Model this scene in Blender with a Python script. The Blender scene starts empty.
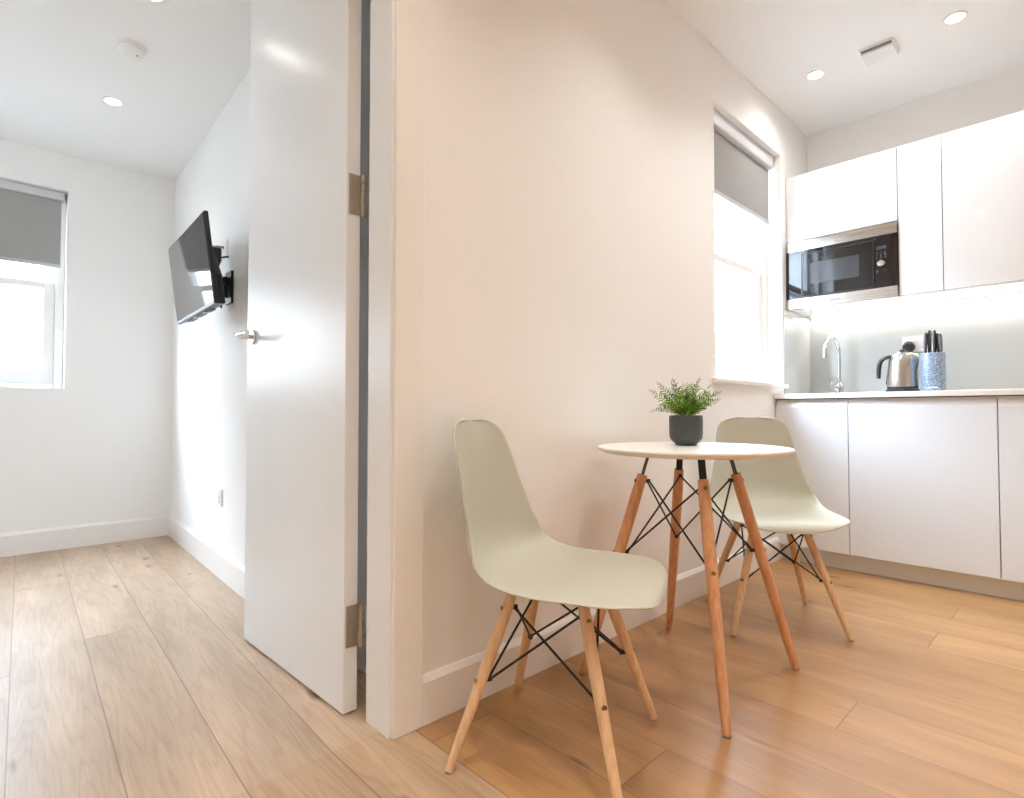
import bpy, bmesh, math, random
from mathutils import Vector, Matrix
R = math.radians
S = bpy.context.scene
COL = S.collection
random.seed(7)

# ------------------------------------------------------------------ materials
def lin(c):
    return tuple(((x/255.0)/12.92 if x/255.0 <= 0.04045 else ((x/255.0+0.055)/1.055)**2.4) for x in c) + (1,)

def mat(name, rgb, rough=0.5, metal=0.0, coat=0.0, noise=0.0, nscale=40, bump=0.0, bscale=200, **kw):
    m = bpy.data.materials.new(name); m.use_nodes = True
    nt = m.node_tree; b = nt.nodes['Principled BSDF']
    b.inputs['Roughness'].default_value = rough
    b.inputs['Metallic'].default_value = metal
    b.inputs['Coat Weight'].default_value = coat
    b.inputs['Coat Roughness'].default_value = 0.03
    for k, v in kw.items():
        b.inputs[k].default_value = v
    tc = nt.nodes.new('ShaderNodeTexCoord')
    n = nt.nodes.new('ShaderNodeTexNoise'); n.inputs['Scale'].default_value = nscale
    nt.links.new(tc.outputs['Object'], n.inputs['Vector'])
    mx = nt.nodes.new('ShaderNodeMix'); mx.data_type = 'RGBA'
    c = lin(rgb)
    mx.inputs['A'].default_value = tuple(max(0, x*(1-noise)) for x in c[:3]) + (1,)
    mx.inputs['B'].default_value = tuple(min(1, x*(1+noise)) for x in c[:3]) + (1,)
    nt.links.new(n.outputs['Fac'], mx.inputs['Factor'])
    nt.links.new(mx.outputs['Result'], b.inputs['Base Color'])
    if bump:
        n2 = nt.nodes.new('ShaderNodeTexNoise'); n2.inputs['Scale'].default_value = bscale
        nt.links.new(tc.outputs['Object'], n2.inputs['Vector'])
        bp = nt.nodes.new('ShaderNodeBump'); bp.inputs['Strength'].default_value = bump
        bp.inputs['Distance'].default_value = 0.002
        nt.links.new(n2.outputs['Fac'], bp.inputs['Height'])
        nt.links.new(bp.outputs['Normal'], b.inputs['Normal'])
    return m

def floor_mat(name, shear, tones):
    m = bpy.data.materials.new(name); m.use_nodes = True
    nt = m.node_tree; N = nt.nodes; L = nt.links; b = N['Principled BSDF']
    def math_(op, a, bb=None, c=None):
        n = N.new('ShaderNodeMath'); n.operation = op
        for i, x in enumerate((a, bb, c)):
            if x is None: continue
            if isinstance(x, (int, float)): n.inputs[i].default_value = x
            else: L.new(x, n.inputs[i])
        return n.outputs[0]
    def comb(x, y, z=0):
        n = N.new('ShaderNodeCombineXYZ')
        for i, v in enumerate((x, y, z)):
            if isinstance(v, (int, float)): n.inputs[i].default_value = v
            else: L.new(v, n.inputs[i])
        return n.outputs[0]
    def mixc(fac, A, B, blend='MIX'):
        n = N.new('ShaderNodeMix'); n.data_type = 'RGBA'; n.blend_type = blend
        for k, v in (('Factor', fac), ('A', A), ('B', B)):
            if isinstance(v, (int, float)): n.inputs[k].default_value = v
            elif isinstance(v, tuple): n.inputs[k].default_value = v
            else: L.new(v, n.inputs[k])
        return n.outputs['Result']
    tc = N.new('ShaderNodeTexCoord'); sp = N.new('ShaderNodeSeparateXYZ')
    L.new(tc.outputs['Object'], sp.inputs[0])
    y = sp.outputs['Y']
    x = math_('ADD', sp.outputs['X'], math_('MULTIPLY', math_('SUBTRACT', y, 1.308), -shear)) if shear else sp.outputs['X']
    xs = math_('DIVIDE', math_('ADD', x, 0.95), 0.2)
    row = math_('FLOOR', xs); fx = math_('FRACT', xs)
    wn = N.new('ShaderNodeTexWhiteNoise'); wn.noise_dimensions = '1D'; L.new(row, wn.inputs['W'])
    ys = math_('DIVIDE', math_('ADD', y, math_('MULTIPLY', wn.outputs['Value'], 2.4)), 2.4)
    pl = math_('FLOOR', ys); fy = math_('FRACT', ys)
    wn2 = N.new('ShaderNodeTexWhiteNoise'); wn2.noise_dimensions = '2D'; L.new(comb(row, pl), wn2.inputs['Vector'])
    pid = wn2.outputs['Value']
    off = math_('MULTIPLY', pid, 37.0)
    # broad cathedral grain: distorted bands stretched along the plank
    nz = N.new('ShaderNodeTexNoise'); nz.inputs['Scale'].default_value = 1.0; nz.inputs['Detail'].default_value = 3
    nz.inputs['Roughness'].default_value = 0.55
    L.new(comb(math_('MULTIPLY', x, 6.5), math_('MULTIPLY', y, .7), off), nz.inputs['Vector'])
    bands = math_('FRACT', math_('MULTIPLY', nz.outputs['Fac'], 15.0))
    bands = math_('ABSOLUTE', math_('SUBTRACT', bands, 0.5))
    bands = math_('MULTIPLY', bands, 2.0)
    # fine fibre
    nf = N.new('ShaderNodeTexNoise'); nf.inputs['Scale'].default_value = 1.0; nf.inputs['Detail'].default_value = 4
    L.new(comb(math_('MULTIPLY', x, 160.0), math_('MULTIPLY', y, 7.0), off), nf.inputs['Vector'])
    # cloudy tone
    nb = N.new('ShaderNodeTexNoise'); nb.inputs['Scale'].default_value = 1.0; nb.inputs['Detail'].default_value = 2
    L.new(comb(math_('MULTIPLY', x, 9.0), math_('MULTIPLY', y, 1.6), off), nb.inputs['Vector'])
    base = mixc(pid, lin(tones[0]), lin(tones[1]))
    if not shear:      # doorway boards: a paler batch, with brighter light also mixed into the tone
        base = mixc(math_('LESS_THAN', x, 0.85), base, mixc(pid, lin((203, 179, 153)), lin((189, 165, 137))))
    base = mixc(math_('MULTIPLY', wn.outputs['Value'], 0.3), base, lin(tones[2]))
    base = mixc(math_('MULTIPLY', math_('POWER', bands, 3.0), 0.26), base, lin((160, 112, 70)))
    r = N.new('ShaderNodeValToRGB'); L.new(nb.outputs['Fac'], r.inputs[0])
    r.color_ramp.elements[0].position = 0.35; r.color_ramp.elements[0].color = (.74, .69, .64, 1)
    r.color_ramp.elements[1].position = 0.7; r.color_ramp.elements[1].color = (1.1, 1.08, 1.06, 1)
    base = mixc(0.8, base, r.outputs[0], 'MULTIPLY')
    r2 = N.new('ShaderNodeValToRGB'); L.new(nf.outputs['Fac'], r2.inputs[0])
    r2.color_ramp.elements[0].position = 0.3; r2.color_ramp.elements[0].color = (.80, .78, .76, 1)
    r2.color_ramp.elements[1].position = 0.65; r2.color_ramp.elements[1].color = (1.04, 1.04, 1.04, 1)
    base = mixc(0.6, base, r2.outputs[0], 'MULTIPLY')
    # knots
    vo = N.new('ShaderNodeTexVoronoi'); vo.inputs['Scale'].default_value = 1.0
    L.new(comb(math_('MULTIPLY', x, 6.5), math_('MULTIPLY', y, 2.2), off), vo.inputs['Vector'])
    sepc = N.new('ShaderNodeSeparateColor'); L.new(vo.outputs['Color'], sepc.inputs[0])
    gate = math_('GREATER_THAN', sepc.outputs[0], 0.25)
    dd = math_('ADD', vo.outputs['Distance'], math_('MULTIPLY', math_('SUBTRACT', nf.outputs['Fac'], .5), .10))
    kn = N.new('ShaderNodeMapRange'); L.new(dd, kn.inputs['Value'])
    kn.inputs['From Min'].default_value = 0.035; kn.inputs['From Max'].default_value = 0.12
    kn.inputs['To Min'].default_value = 0.85; kn.inputs['To Max'].default_value = 0.0
    base = mixc(math_('MULTIPLY', kn.outputs[0], gate), base, lin((96, 66, 46)))
    # joints
    ex = math_('MINIMUM', fx, math_('SUBTRACT', 1.0, fx)); ey = math_('MINIMUM', fy, math_('SUBTRACT', 1.0, fy))
    gx = math_('LESS_THAN', ex, 0.0075); gy = math_('LESS_THAN', ey, 0.0008)
    g = math_('MAXIMUM', gx, gy)
    base = mixc(math_('MULTIPLY', g, 0.7), base, lin((120, 82, 52)))
    L.new(base, b.inputs['Base Color'])
    b.inputs['Roughness'].default_value = 0.36
    b.inputs['Specular IOR Level'].default_value = 0.6
    b.inputs['Coat Weight'].default_value = 0.30 if shear else 0.1; b.inputs['Coat Roughness'].default_value = 0.42
    bp = N.new('ShaderNodeBump'); bp.inputs['Strength'].default_value = 0.25; bp.inputs['Distance'].default_value = 0.001
    L.new(math_('SUBTRACT', math_('MULTIPLY', nf.outputs['Fac'], 0.3), g), bp.inputs['Height'])
    L.new(bp.outputs['Normal'], b.inputs['Normal'])
    return m

def beech_mat(name, rgb, rgb2):
    m = bpy.data.materials.new(name); m.use_nodes = True
    nt = m.node_tree; N = nt.nodes; L = nt.links; b = N['Principled BSDF']
    tc = N.new('ShaderNodeTexCoord'); mp = N.new('ShaderNodeMapping'); mp.inputs['Scale'].default_value = (90, 90, 7)
    L.new(tc.outputs['Object'], mp.inputs[0])
    n = N.new('ShaderNodeTexNoise'); n.inputs['Scale'].default_value = 1; n.inputs['Detail'].default_value = 5
    L.new(mp.outputs[0], n.inputs['Vector'])
    r = N.new('ShaderNodeValToRGB'); L.new(n.outputs['Fac'], r.inputs[0])
    r.color_ramp.elements[0].position = .3; r.color_ramp.elements[0].color = lin(rgb2)
    r.color_ramp.elements[1].position = .65; r.color_ramp.elements[1].color = lin(rgb)
    L.new(r.outputs[0], b.inputs['Base Color']); b.inputs['Roughness'].default_value = .38
    return m

def glass_mat(name, tint=(1, 1, 1, 1), refl=0.08):
    m = bpy.data.materials.new(name); m.use_nodes = True
    nt = m.node_tree; N = nt.nodes; L = nt.links
    N.remove(N['Principled BSDF'])
    t = N.new('ShaderNodeBsdfTransparent'); t.inputs[0].default_value = tint
    g = N.new('ShaderNodeBsdfGlossy'); g.inputs['Roughness'].default_value = 0.02
    lw = N.new('ShaderNodeLayerWeight'); lw.inputs['Blend'].default_value = 0.5
    pw = N.new('ShaderNodeMath'); pw.operation = 'POWER'; pw.inputs[1].default_value = 5; L.new(lw.outputs['Facing'], pw.inputs[0])
    ml = N.new('ShaderNodeMath'); ml.operation = 'MULTIPLY_ADD'; ml.inputs[1].default_value = .5; ml.inputs[2].default_value = .025
    L.new(pw.outputs[0], ml.inputs[0])
    mx = N.new('ShaderNodeMixShader'); L.new(ml.outputs[0], mx.inputs[0])
    L.new(t.outputs[0], mx.inputs[1]); L.new(g.outputs[0], mx.inputs[2])
    L.new(mx.outputs[0], N['Material Output'].inputs['Surface'])
    return m

def emit_mat(name, col, strength):
    m = bpy.data.materials.new(name); m.use_nodes = True
    nt = m.node_tree; b = nt.nodes['Principled BSDF']
    b.inputs['Base Color'].default_value = (.9, .9, .9, 1)
    b.inputs['Emission Color'].default_value = col; b.inputs['Emission Strength'].default_value = strength
    return m

def brushed_mat(name, rgb, sc=(2, 2, 260), rough=.26):
    m = bpy.data.materials.new(name); m.use_nodes = True
    nt = m.node_tree; N = nt.nodes; L = nt.links; b = N['Principled BSDF']
    b.inputs['Base Color'].default_value = lin(rgb); b.inputs['Metallic'].default_value = 1
    tc = N.new('ShaderNodeTexCoord'); mp = N.new('ShaderNodeMapping'); mp.inputs['Scale'].default_value = sc
    n = N.new('ShaderNodeTexNoise'); n.inputs['Scale'].default_value = 1; n.inputs['Detail'].default_value = 3
    L.new(tc.outputs['Object'], mp.inputs[0]); L.new(mp.outputs[0], n.inputs['Vector'])
    mr = N.new('ShaderNodeMapRange'); L.new(n.outputs['Fac'], mr.inputs['Value'])
    mr.inputs['To Min'].default_value = rough*.8; mr.inputs['To Max'].default_value = rough*1.25
    L.new(mr.outputs[0], b.inputs['Roughness'])
    b.inputs['Anisotropic'].default_value = .6
    return m

def speckle_mat(name):
    m = bpy.data.materials.new(name); m.use_nodes = True
    nt = m.node_tree; N = nt.nodes; L = nt.links; b = N['Principled BSDF']
    tc = N.new('ShaderNodeTexCoord')
    n = N.new('ShaderNodeTexNoise'); n.inputs['Scale'].default_value = 210; n.inputs['Detail'].default_value = 2
    L.new(tc.outputs['Object'], n.inputs['Vector'])
    r = N.new('ShaderNodeValToRGB'); L.new(n.outputs['Fac'], r.inputs[0])
    e = r.color_ramp.elements; e[0].position = .40; e[0].color = lin((78, 92, 110))
    e[1].position = .62; e[1].color = lin((168, 180, 192))
    x = e.new(.5); x.color = lin((108, 124, 144))
    L.new(r.outputs[0], b.inputs['Base Color']); b.inputs['Roughness'].default_value = .35
    return m

def leaf_mat(name):
    m = bpy.data.materials.new(name); m.use_nodes = True
    nt = m.node_tree; N = nt.nodes; L = nt.links; b = N['Principled BSDF']
    tc = N.new('ShaderNodeTexCoord')
    n = N.new('ShaderNodeTexNoise'); n.inputs['Scale'].default_value = 30
    L.new(tc.outputs['Object'], n.inputs['Vector'])
    r = N.new('ShaderNodeValToRGB'); L.new(n.outputs['Fac'], r.inputs[0])
    r.color_ramp.elements[0].position = .35; r.color_ramp.elements[0].color = lin((48, 92, 20))
    r.color_ramp.elements[1].position = .65; r.color_ramp.elements[1].color = lin((122, 166, 34))
    L.new(r.outputs[0], b.inputs['Base Color']); b.inputs['Roughness'].default_value = .6; b.inputs['Specular IOR Level'].default_value = .2
    b.inputs['Subsurface Weight'].default_value = 0.0
    return m

M = dict(
    wall=mat('wall_paint', (243, 243, 242), .75, noise=.01, bump=.05, bscale=400),
    ceil=mat('ceiling_paint', (242, 243, 243), .8, noise=.01),
    gloss=mat('trim_satin_white', (242, 240, 237), .35, noise=.01),
    door=mat('door_satin_white', (240, 241, 242), .28, noise=.01),
    cab=mat('gloss_white_cabinet', (230, 231, 233), .10, coat=.6, noise=.005),
    basecab=mat('matt_white_cabinet', (230, 236, 241), .30, noise=.005),
    plinth=mat('plinth_white', (226, 228, 230), .4, noise=.01),
    worktop=mat('worktop_white_quartz', (240, 238, 236), .2, noise=.02, nscale=120),
    splash=mat('splashback_grey_glass', (180, 183, 182), .12, coat=.5, noise=.005),
    shell=mat('chair_shell_plastic', (189, 188, 172), .42, noise=.01, nscale=8),
    black=mat('black_powder_coat', (24, 22, 26), .4, noise=.1),
    blackgl=mat('black_glass', (14, 15, 18), .05, coat=.5, noise=.02),
    blackpl=mat('black_plastic', (26, 26, 28), .35, noise=.05),
    darkgrey=mat('dark_grey_plastic', (92, 92, 94), .45, noise=.05),
    greypl=mat('grey_plastic', (120, 120, 122), .4, noise=.05),
    greydis=mat('grey_display', (60, 62, 62), .3, noise=.05),
    ovenwin=mat('oven_window', (52, 52, 54), .12, coat=.3, noise=.03, nscale=300),
    white=mat('white_plastic', (240, 240, 240), .3, noise=.01),
    tabletop=mat('table_white_lacquer', (243, 240, 235), .30, noise=.01),
    blind=mat('blind_fabric_grey', (160, 159, 157), .85, noise=.04, nscale=600, bump=.1, bscale=900),
    blindbar=mat('blind_bar', (190, 190, 190), .5, noise=.02),
    cassette=mat('blind_cassette', (205, 206, 208), .45, noise=.02),
    steel=brushed_mat('brushed_steel', (200, 194, 186)),
    hinge=brushed_mat('hinge_satin_nickel', (196, 184, 166), rough=.4),
    chrome=mat('chrome', (225, 225, 228), .06, metal=1),
    kettle=brushed_mat('kettle_steel', (205, 200, 196), sc=(2, 2, 300), rough=.2),
    pot=mat('pot_grey_glaze', (64, 69, 68), .35, noise=.12, nscale=60),
    soil=mat('soil', (50, 40, 30), .9, noise=.4, nscale=200, bump=1, bscale=200),
    leaf=leaf_mat('fern_leaf'),
    speckle=speckle_mat('speckled_stone'),
    beech=beech_mat('beech_leg', (226, 190, 150), (208, 168, 128)),
    beecht=beech_mat('beech_leg_table', (216, 162, 118), (196, 138, 94)),
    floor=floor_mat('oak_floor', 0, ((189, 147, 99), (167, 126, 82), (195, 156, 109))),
    floorb=floor_mat('oak_floor_bedroom', 0.049, ((203, 179, 153), (189, 165, 137), (211, 189, 164))),  # paler boards, with some of the window sheen mixed into the tones
    glass=glass_mat('window_glass'),
    lamp=emit_mat('lamp_lens', (1, .93, .82, 1), 25),
    lampc=emit_mat('lamp_lens_cool', (1, .97, .93, 1), 25),
    led=emit_mat('led_strip_diffuser', (1, .92, .80, 1), 10),
    led2=mat('screw_metal', (128, 112, 80), .3, metal=1),
    render=mat('pale_render', (205, 203, 198), .9, noise=.05),
    slate=mat('roof_slate', (120, 122, 128), .8, noise=.1),
    paving=mat('paving', (120, 120, 116), .9, noise=.1, nscale=3),
    extglass=mat('house_window_glass', (80, 92, 104), .1, noise=.1),
)

# ------------------------------------------------------------------ helpers
def link(name, me, m=None, parent=None, smooth=False):
    o = bpy.data.objects.new(name, me); COL.objects.link(o)
    if m is not None: me.materials.append(m)
    if parent is not None: o.parent = parent
    if smooth:
        for p in me.polygons: p.use_smooth = True
    return o

def fin(name, bm, m=None, parent=None, smooth=False, bevel=0, seg=2, angle=35):
    bmesh.ops.recalc_face_normals(bm, faces=bm.faces[:])
    me = bpy.data.meshes.new(name); bm.to_mesh(me); bm.free()
    o = link(name, me, m, parent, smooth)
    if smooth:
        bm2 = bmesh.new(); bm2.from_mesh(me)
        for e in bm2.edges:
            if len(e.link_faces) == 2 and e.calc_face_angle(0) > R(angle): e.smooth = False
        bm2.to_mesh(me); bm2.free()
    if bevel:
        b = o.modifiers.new('bevel', 'BEVEL'); b.width = bevel; b.segments = seg; b.limit_method = 'ANGLE'
        b.angle_limit = R(40)
    return o

def box(bm, x0, x1, y0, y1, z0, z1):
    v = [bm.verts.new((x, y, z)) for x in (x0, x1) for y in (y0, y1) for z in (z0, z1)]
    for f in ((0, 1, 3, 2), (4, 6, 7, 5), (0, 4, 5, 1), (2, 3, 7, 6), (0, 2, 6, 4), (1, 5, 7, 3)):
        bm.faces.new([v[i] for i in f])
    return v

def prism(bm, pts, z0, z1):
    a = [bm.verts.new((p[0], p[1], z0)) for p in pts]; b = [bm.verts.new((p[0], p[1], z1)) for p in pts]
    bm.faces.new(a[::-1]); bm.faces.new(b); n = len(pts)
    for i in range(n): bm.faces.new((a[i], a[(i+1) % n], b[(i+1) % n], b[i]))

def tube(bm, pts, r, n=10, cap=True):
    """round bar through pts; r a number or a list of radii"""
    pts = [Vector(p) for p in pts]
    rs = r if isinstance(r, (list, tuple)) else [r]*len(pts)
    rings = []; ref = None
    for i, p in enumerate(pts):
        t = (pts[min(i+1, len(pts)-1)] - pts[max(i-1, 0)]).normalized()
        if ref is None:
            ref = Vector((0, 0, 1)) if abs(t.z) < .9 else Vector((1, 0, 0))
        a = (ref - t*ref.dot(t)).normalized(); ref = a; b = t.cross(a)
        rings.append([bm.verts.new(p + (a*math.cos(2*math.pi*k/n) + b*math.sin(2*math.pi*k/n))*rs[i]) for k in range(n)])
    for i in range(len(rings)-1):
        for k in range(n):
            bm.faces.new((rings[i][k], rings[i][(k+1) % n], rings[i+1][(k+1) % n], rings[i+1][k]))
    if cap:
        bm.faces.new(rings[0][::-1]); bm.faces.new(rings[-1])

def lathe(bm, prof, n=48, c=(0, 0, 0), flute=0, nfl=0):
    rings = []
    for (r, z) in prof:
        ring = []
        for k in range(n):
            a = 2*math.pi*k/n
            rr = r
            ring.append(bm.verts.new((c[0]+rr*math.cos(a), c[1]+rr*math.sin(a), c[2]+z)))
        rings.append(ring)
    for i in range(len(rings)-1):
        for k in range(n):
            bm.faces.new((rings[i][k], rings[i][(k+1) % n], rings[i+1][(k+1) % n], rings[i+1][k]))
    if prof[0][0] > 1e-6: bm.faces.new(rings[0][::-1])
    if prof[-1][0] > 1e-6: bm.faces.new(rings[-1])
    bmesh.ops.remove_doubles(bm, verts=bm.verts[:], dist=1e-6)

def bx(name, b, m, parent=None, bevel=0, seg=2):
    bm = bmesh.new(); box(bm, *b); return fin(name, bm, m, parent, bevel=bevel, seg=seg)

def tag(o, label=None, cat=None, group=None, kind=None):
    if label: o['label'] = label
    if cat: o['category'] = cat
    if group: o['group'] = group
    if kind: o['kind'] = kind
    return o

def thing(name, label, cat, loc=(0, 0, 0), rz=0, group=None, kind=None):
    o = bpy.data.objects.new(name, None); COL.objects.link(o)
    o.location = loc; o.rotation_euler = (0, 0, rz); o.empty_display_size = .1
    return tag(o, label, cat, group, kind)

def dup(root, loc, rz=0, label=None, parent=None):
    c = root.copy(); COL.objects.link(c)
    if parent is None:
        c.location = loc; c.rotation_euler = (0, 0, rz)
        if label: c['label'] = label
    else:
        c.parent = parent
    for ch in root.children: dup(ch, None, parent=c)
    return c

def local(o, parent, loc):
    """parent given world-built mesh to an empty at loc without moving it"""
    o.parent = parent
    o.matrix_parent_inverse = Matrix.Translation(loc).inverted()
    return o

# ------------------------------------------------------------------ key dimensions
YW = 1.258        # living side face of the long wall
YB = 1.37         # bedroom side face of the partition
XJ = 0.777        # jamb face beside the open door
XL = -0.05        # other jamb
ZC = 2.63         # ceiling of the kitchen room
ZB = 2.43         # ceiling of the bedroom
XK = 3.88         # kitchen back wall
YF = 4.385        # bedroom far wall
X0, Y0 = -2.0, -2.6   # extents behind the camera
WX0, WX1, WZ0, WZ1 = 2.585, 3.43, .995, 2.362     # kitchen window opening
BX0, BX1, BZ0, BZ1 = -1.1, .41, .975, 2.205      # bedroom window opening, widened out of view to admit more daylight
def tvx(y): return .84 + .0495*(y-1.37) if y > 2.45 else .8935+(2.45-y)*.05      # face of the TV wall, slanted, then bent back behind the door to lighten the gap there

def struct(name, o, label, cat='room'):
    return tag(o, label, cat, kind='structure')

def wall_with_hole(bm, x0, x1, y0, y1, z0, z1, hx0, hx1, hz0, hz1):
    box(bm, x0, hx0, y0, y1, z0, z1); box(bm, hx1, x1, y0, y1, z0, z1)
    box(bm, hx0, hx1, y0, y1, z0, hz0); box(bm, hx0, hx1, y0, y1, hz1, z1)

# floors
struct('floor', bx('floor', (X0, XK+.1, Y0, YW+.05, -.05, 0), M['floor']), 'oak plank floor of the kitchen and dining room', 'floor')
bm = bmesh.new(); prism(bm, [(-2.2, YW+.05), (.98, YW+.05), (1.05, YF+.1), (-2.2, YF+.1)], -.05, 0)
struct('floor', fin('floor_bedroom', bm, M['floorb']), 'pale oak plank floor of the bedroom, window sheen partly in its colour', 'floor')
# ceilings
struct('ceiling', bx('ceiling', (X0, XK+.1, Y0, YW+.02, ZC, ZC+.06), M['ceil']), 'white ceiling over the kitchen', 'ceiling')
struct('ceiling', bx('ceiling_bedroom', (-2.2, 1.1, YB-.02, YF+.1, ZB, ZB+.06), M['ceil']), 'white ceiling over the bedroom', 'ceiling')
# long wall with doorway and window
bm = bmesh.new()
box(bm, X0, XL-.03, YW, YB, 0, ZC)                       # left of the doorway
box(bm, XL-.03, XJ+.008, YW, YB, 2.42, ZC)                # over the doorway
box(bm, XJ+.008, .95, YW, YB, 0, ZC)
wall_with_hole(bm, .95, XK+.1, YW, 1.47, 0, ZC, WX0, WX1, WZ0, WZ1)
bmesh.ops.remove_doubles(bm, verts=bm.verts[:], dist=1e-5)
struct('wall', fin('wall_middle', bm, M['wall']), 'long cream-white wall between bedroom and dining area', 'wall')
struct('wall', bx('wall_kitchen', (XK, XK+.1, Y0, YW, 0, ZC), M['wall']), 'white wall behind the kitchen units', 'wall')
struct('wall', bx('wall_right', (X0, XK+.1, Y0-.1, Y0, 0, ZC), M['wall']), 'white side wall of the dining room opposite the window', 'wall')
struct('wall', bx('wall_back', (X0-.1, X0, Y0-.1, YB, 0, ZC), M['wall']), 'white wall behind the viewpoint', 'wall')
bm = bmesh.new()
prism(bm, [(tvx(YB), YB), (tvx(2.45), 2.45), (tvx(YF), YF), (tvx(YF)+.12, YF), (tvx(YB)+.12, YB)], 0, ZB)
struct('wall', fin('wall_bedroom_side', bm, M['wall']), 'white bedroom wall carrying the television', 'wall')
bm = bmesh.new(); wall_with_hole(bm, -2.2, 1.15, YF, YF+.22, 0, ZB, BX0, BX1, BZ0, BZ1)
bmesh.ops.remove_doubles(bm, verts=bm.verts[:], dist=1e-5)
struct('wall', fin('wall_far', bm, M['wall']), 'white far wall of the bedroom with the window', 'wall')
struct('wall', bx('wall_bedroom_left', (-2.3, -2.2, YB, YF+.1, 0, ZB), M['wall']), 'white bedroom wall opposite the television', 'wall')

# skirting: profile with a small chamfer on top
def skirting(name, pts, side, h, label, t=.015):
    """pts run along the wall face, side = unit direction into the room"""
    bm = bmesh.new()
    prof = [(0, 0), (t, 0), (t, h-.016), (t*.45, h-.003), (t*.25, h), (0, h)]
    rings = []
    for i, p in enumerate(pts):
        d = side[i]
        rings.append([bm.verts.new((p[0]+d[0]*q[0], p[1]+d[1]*q[0], q[1]+.001)) for q in prof])
    n = len(prof)
    for i in range(len(rings)-1):
        for k in range(n): bm.faces.new((rings[i][k], rings[i][(k+1) % n], rings[i+1][(k+1) % n], rings[i+1][k]))
    bm.faces.new(rings[0]); bm.faces.new(rings[-1][::-1])
    return struct('baseboard', fin(name, bm, M['gloss']), label, 'skirting board')
skirting('baseboard_middle', [(.874, YW), (3.355, YW)], [(0, -1)]*2, .128, 'white skirting board along the wall behind the chairs')
skirting('baseboard_bedroom', [(-2.2, YF), (tvx(YF), YF), (tvx(2.45), 2.45), (tvx(YB), YB)], [(0, -1), (-1, -1), (-1, 0), (-1, 0)], .135,
         'white skirting board around the bedroom corner')
skirting('baseboard_right', [(X0, Y0), (3.3, Y0)], [(0, 1)]*2, .128, 'white skirting board of the side wall')
skirting('baseboard_back', [(X0, Y0), (X0, YW)], [(1, 0)]*2, .128, 'white skirting board of the wall behind the viewpoint')

# door lining and architrave
bm = bmesh.new()
box(bm, XJ, XJ+.012, YW-.001, YB+.001, 0, 2.43); box(bm, XL-.032, XL-.02, YW-.001, YB+.001, 0, 2.43)
box(bm, XL-.02, XJ, YW-.001, YB+.001, 2.408, 2.4195)
struct('trim', fin('trim_1', bm, M['door'], bevel=.002), 'white door lining of the bedroom doorway', 'door lining')
bm = bmesh.new()
box(bm, XJ+.006, .874, YW-.015, YW-.0005, 0, 2.50); box(bm, XL-.115, XL-.026, YW-.015, YW-.0005, 0, 2.50)
box(bm, XL-.026, XJ+.006, YW-.015, YW-.0005, 2.415, 2.50)
struct('trim', fin('trim_2', bm, M['gloss'], bevel=.004), 'white flat architrave around the bedroom doorway', 'architrave')
bm = bmesh.new(); box(bm, tvx(YB)-.02+.0, tvx(YB)-.001, YB+.0005, YB+.012, 0.136, 2.42)
bm.free()

# ------------------------------------------------------------------ the open door
dl = thing('door_1', 'tall plain white door standing open into the bedroom', 'door', (.787, 1.437, 0), 0, kind='structure')
dang = R(1.0)
def dpt(w, d):   # w along the door from the hinge edge, d through its thickness (towards the viewer's left)
    return (-d*math.cos(dang) - w*math.sin(dang), w*math.cos(dang) - d*math.sin(dang))
bm = bmesh.new(); prism(bm, [dpt(0, 0), dpt(.735, 0), dpt(.735, .042), dpt(0, .042)], .006, 2.402)
fin('door_leaf', bm, M['door'], dl, bevel=.0015)
for hz in (.24, 1.447, 2.15):
    bm = bmesh.new(); box(bm, -.036, -.001, -.0035, .0, hz-.057, hz+.057)
    h = fin('hinge', bm, M['hinge'], dl, bevel=.001)
    bm = bmesh.new()
    for k in range(5):
        z0 = hz-.057+k*.0228
        tube(bm, [(.006, -.008, z0+.001), (.006, -.008, z0+.0218)], .0075, 12)
    tube(bm, [(.006, -.008, hz-.061), (.006, -.008, hz+.061)], .0045, 10)
    fin('hinge_knuckle', bm, M['hinge'], h, smooth=True)
    bm = bmesh.new()
    for dz in (-.04, -.013, .013, .04):
        sx = -.028 if dz in (-.04, .013) else -.016
        tube(bm, [(sx, -.0036, hz+dz), (sx, -.0046, hz+dz)], .0035, 10)
    fin('screw', bm, M['hinge'], h)
for sgn in (1, -1):
    w, z = .675, 1.105
    def hp(ww, out, zz=0):
        d = .042+out if sgn == 1 else -out
        p = dpt(ww, d); return (p[0], p[1], z+zz)
    bm = bmesh.new(); tube(bm, [hp(w, .0005), hp(w, .009)], .026, 28)
    h = fin('door_handle', bm, M['chrome'], dl, smooth=True, bevel=.001)
    bm = bmesh.new()
    tube(bm, [hp(w, .009), hp(w, .045), hp(w-.004, .056), hp(w-.016, .062), hp(w-.05, .063), hp(w-.115, .062)],
         [.0095, .0095, .010, .0105, .0095, .0085], 14)
    fin('lever', bm, M['chrome'], h, smooth=True)

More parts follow.
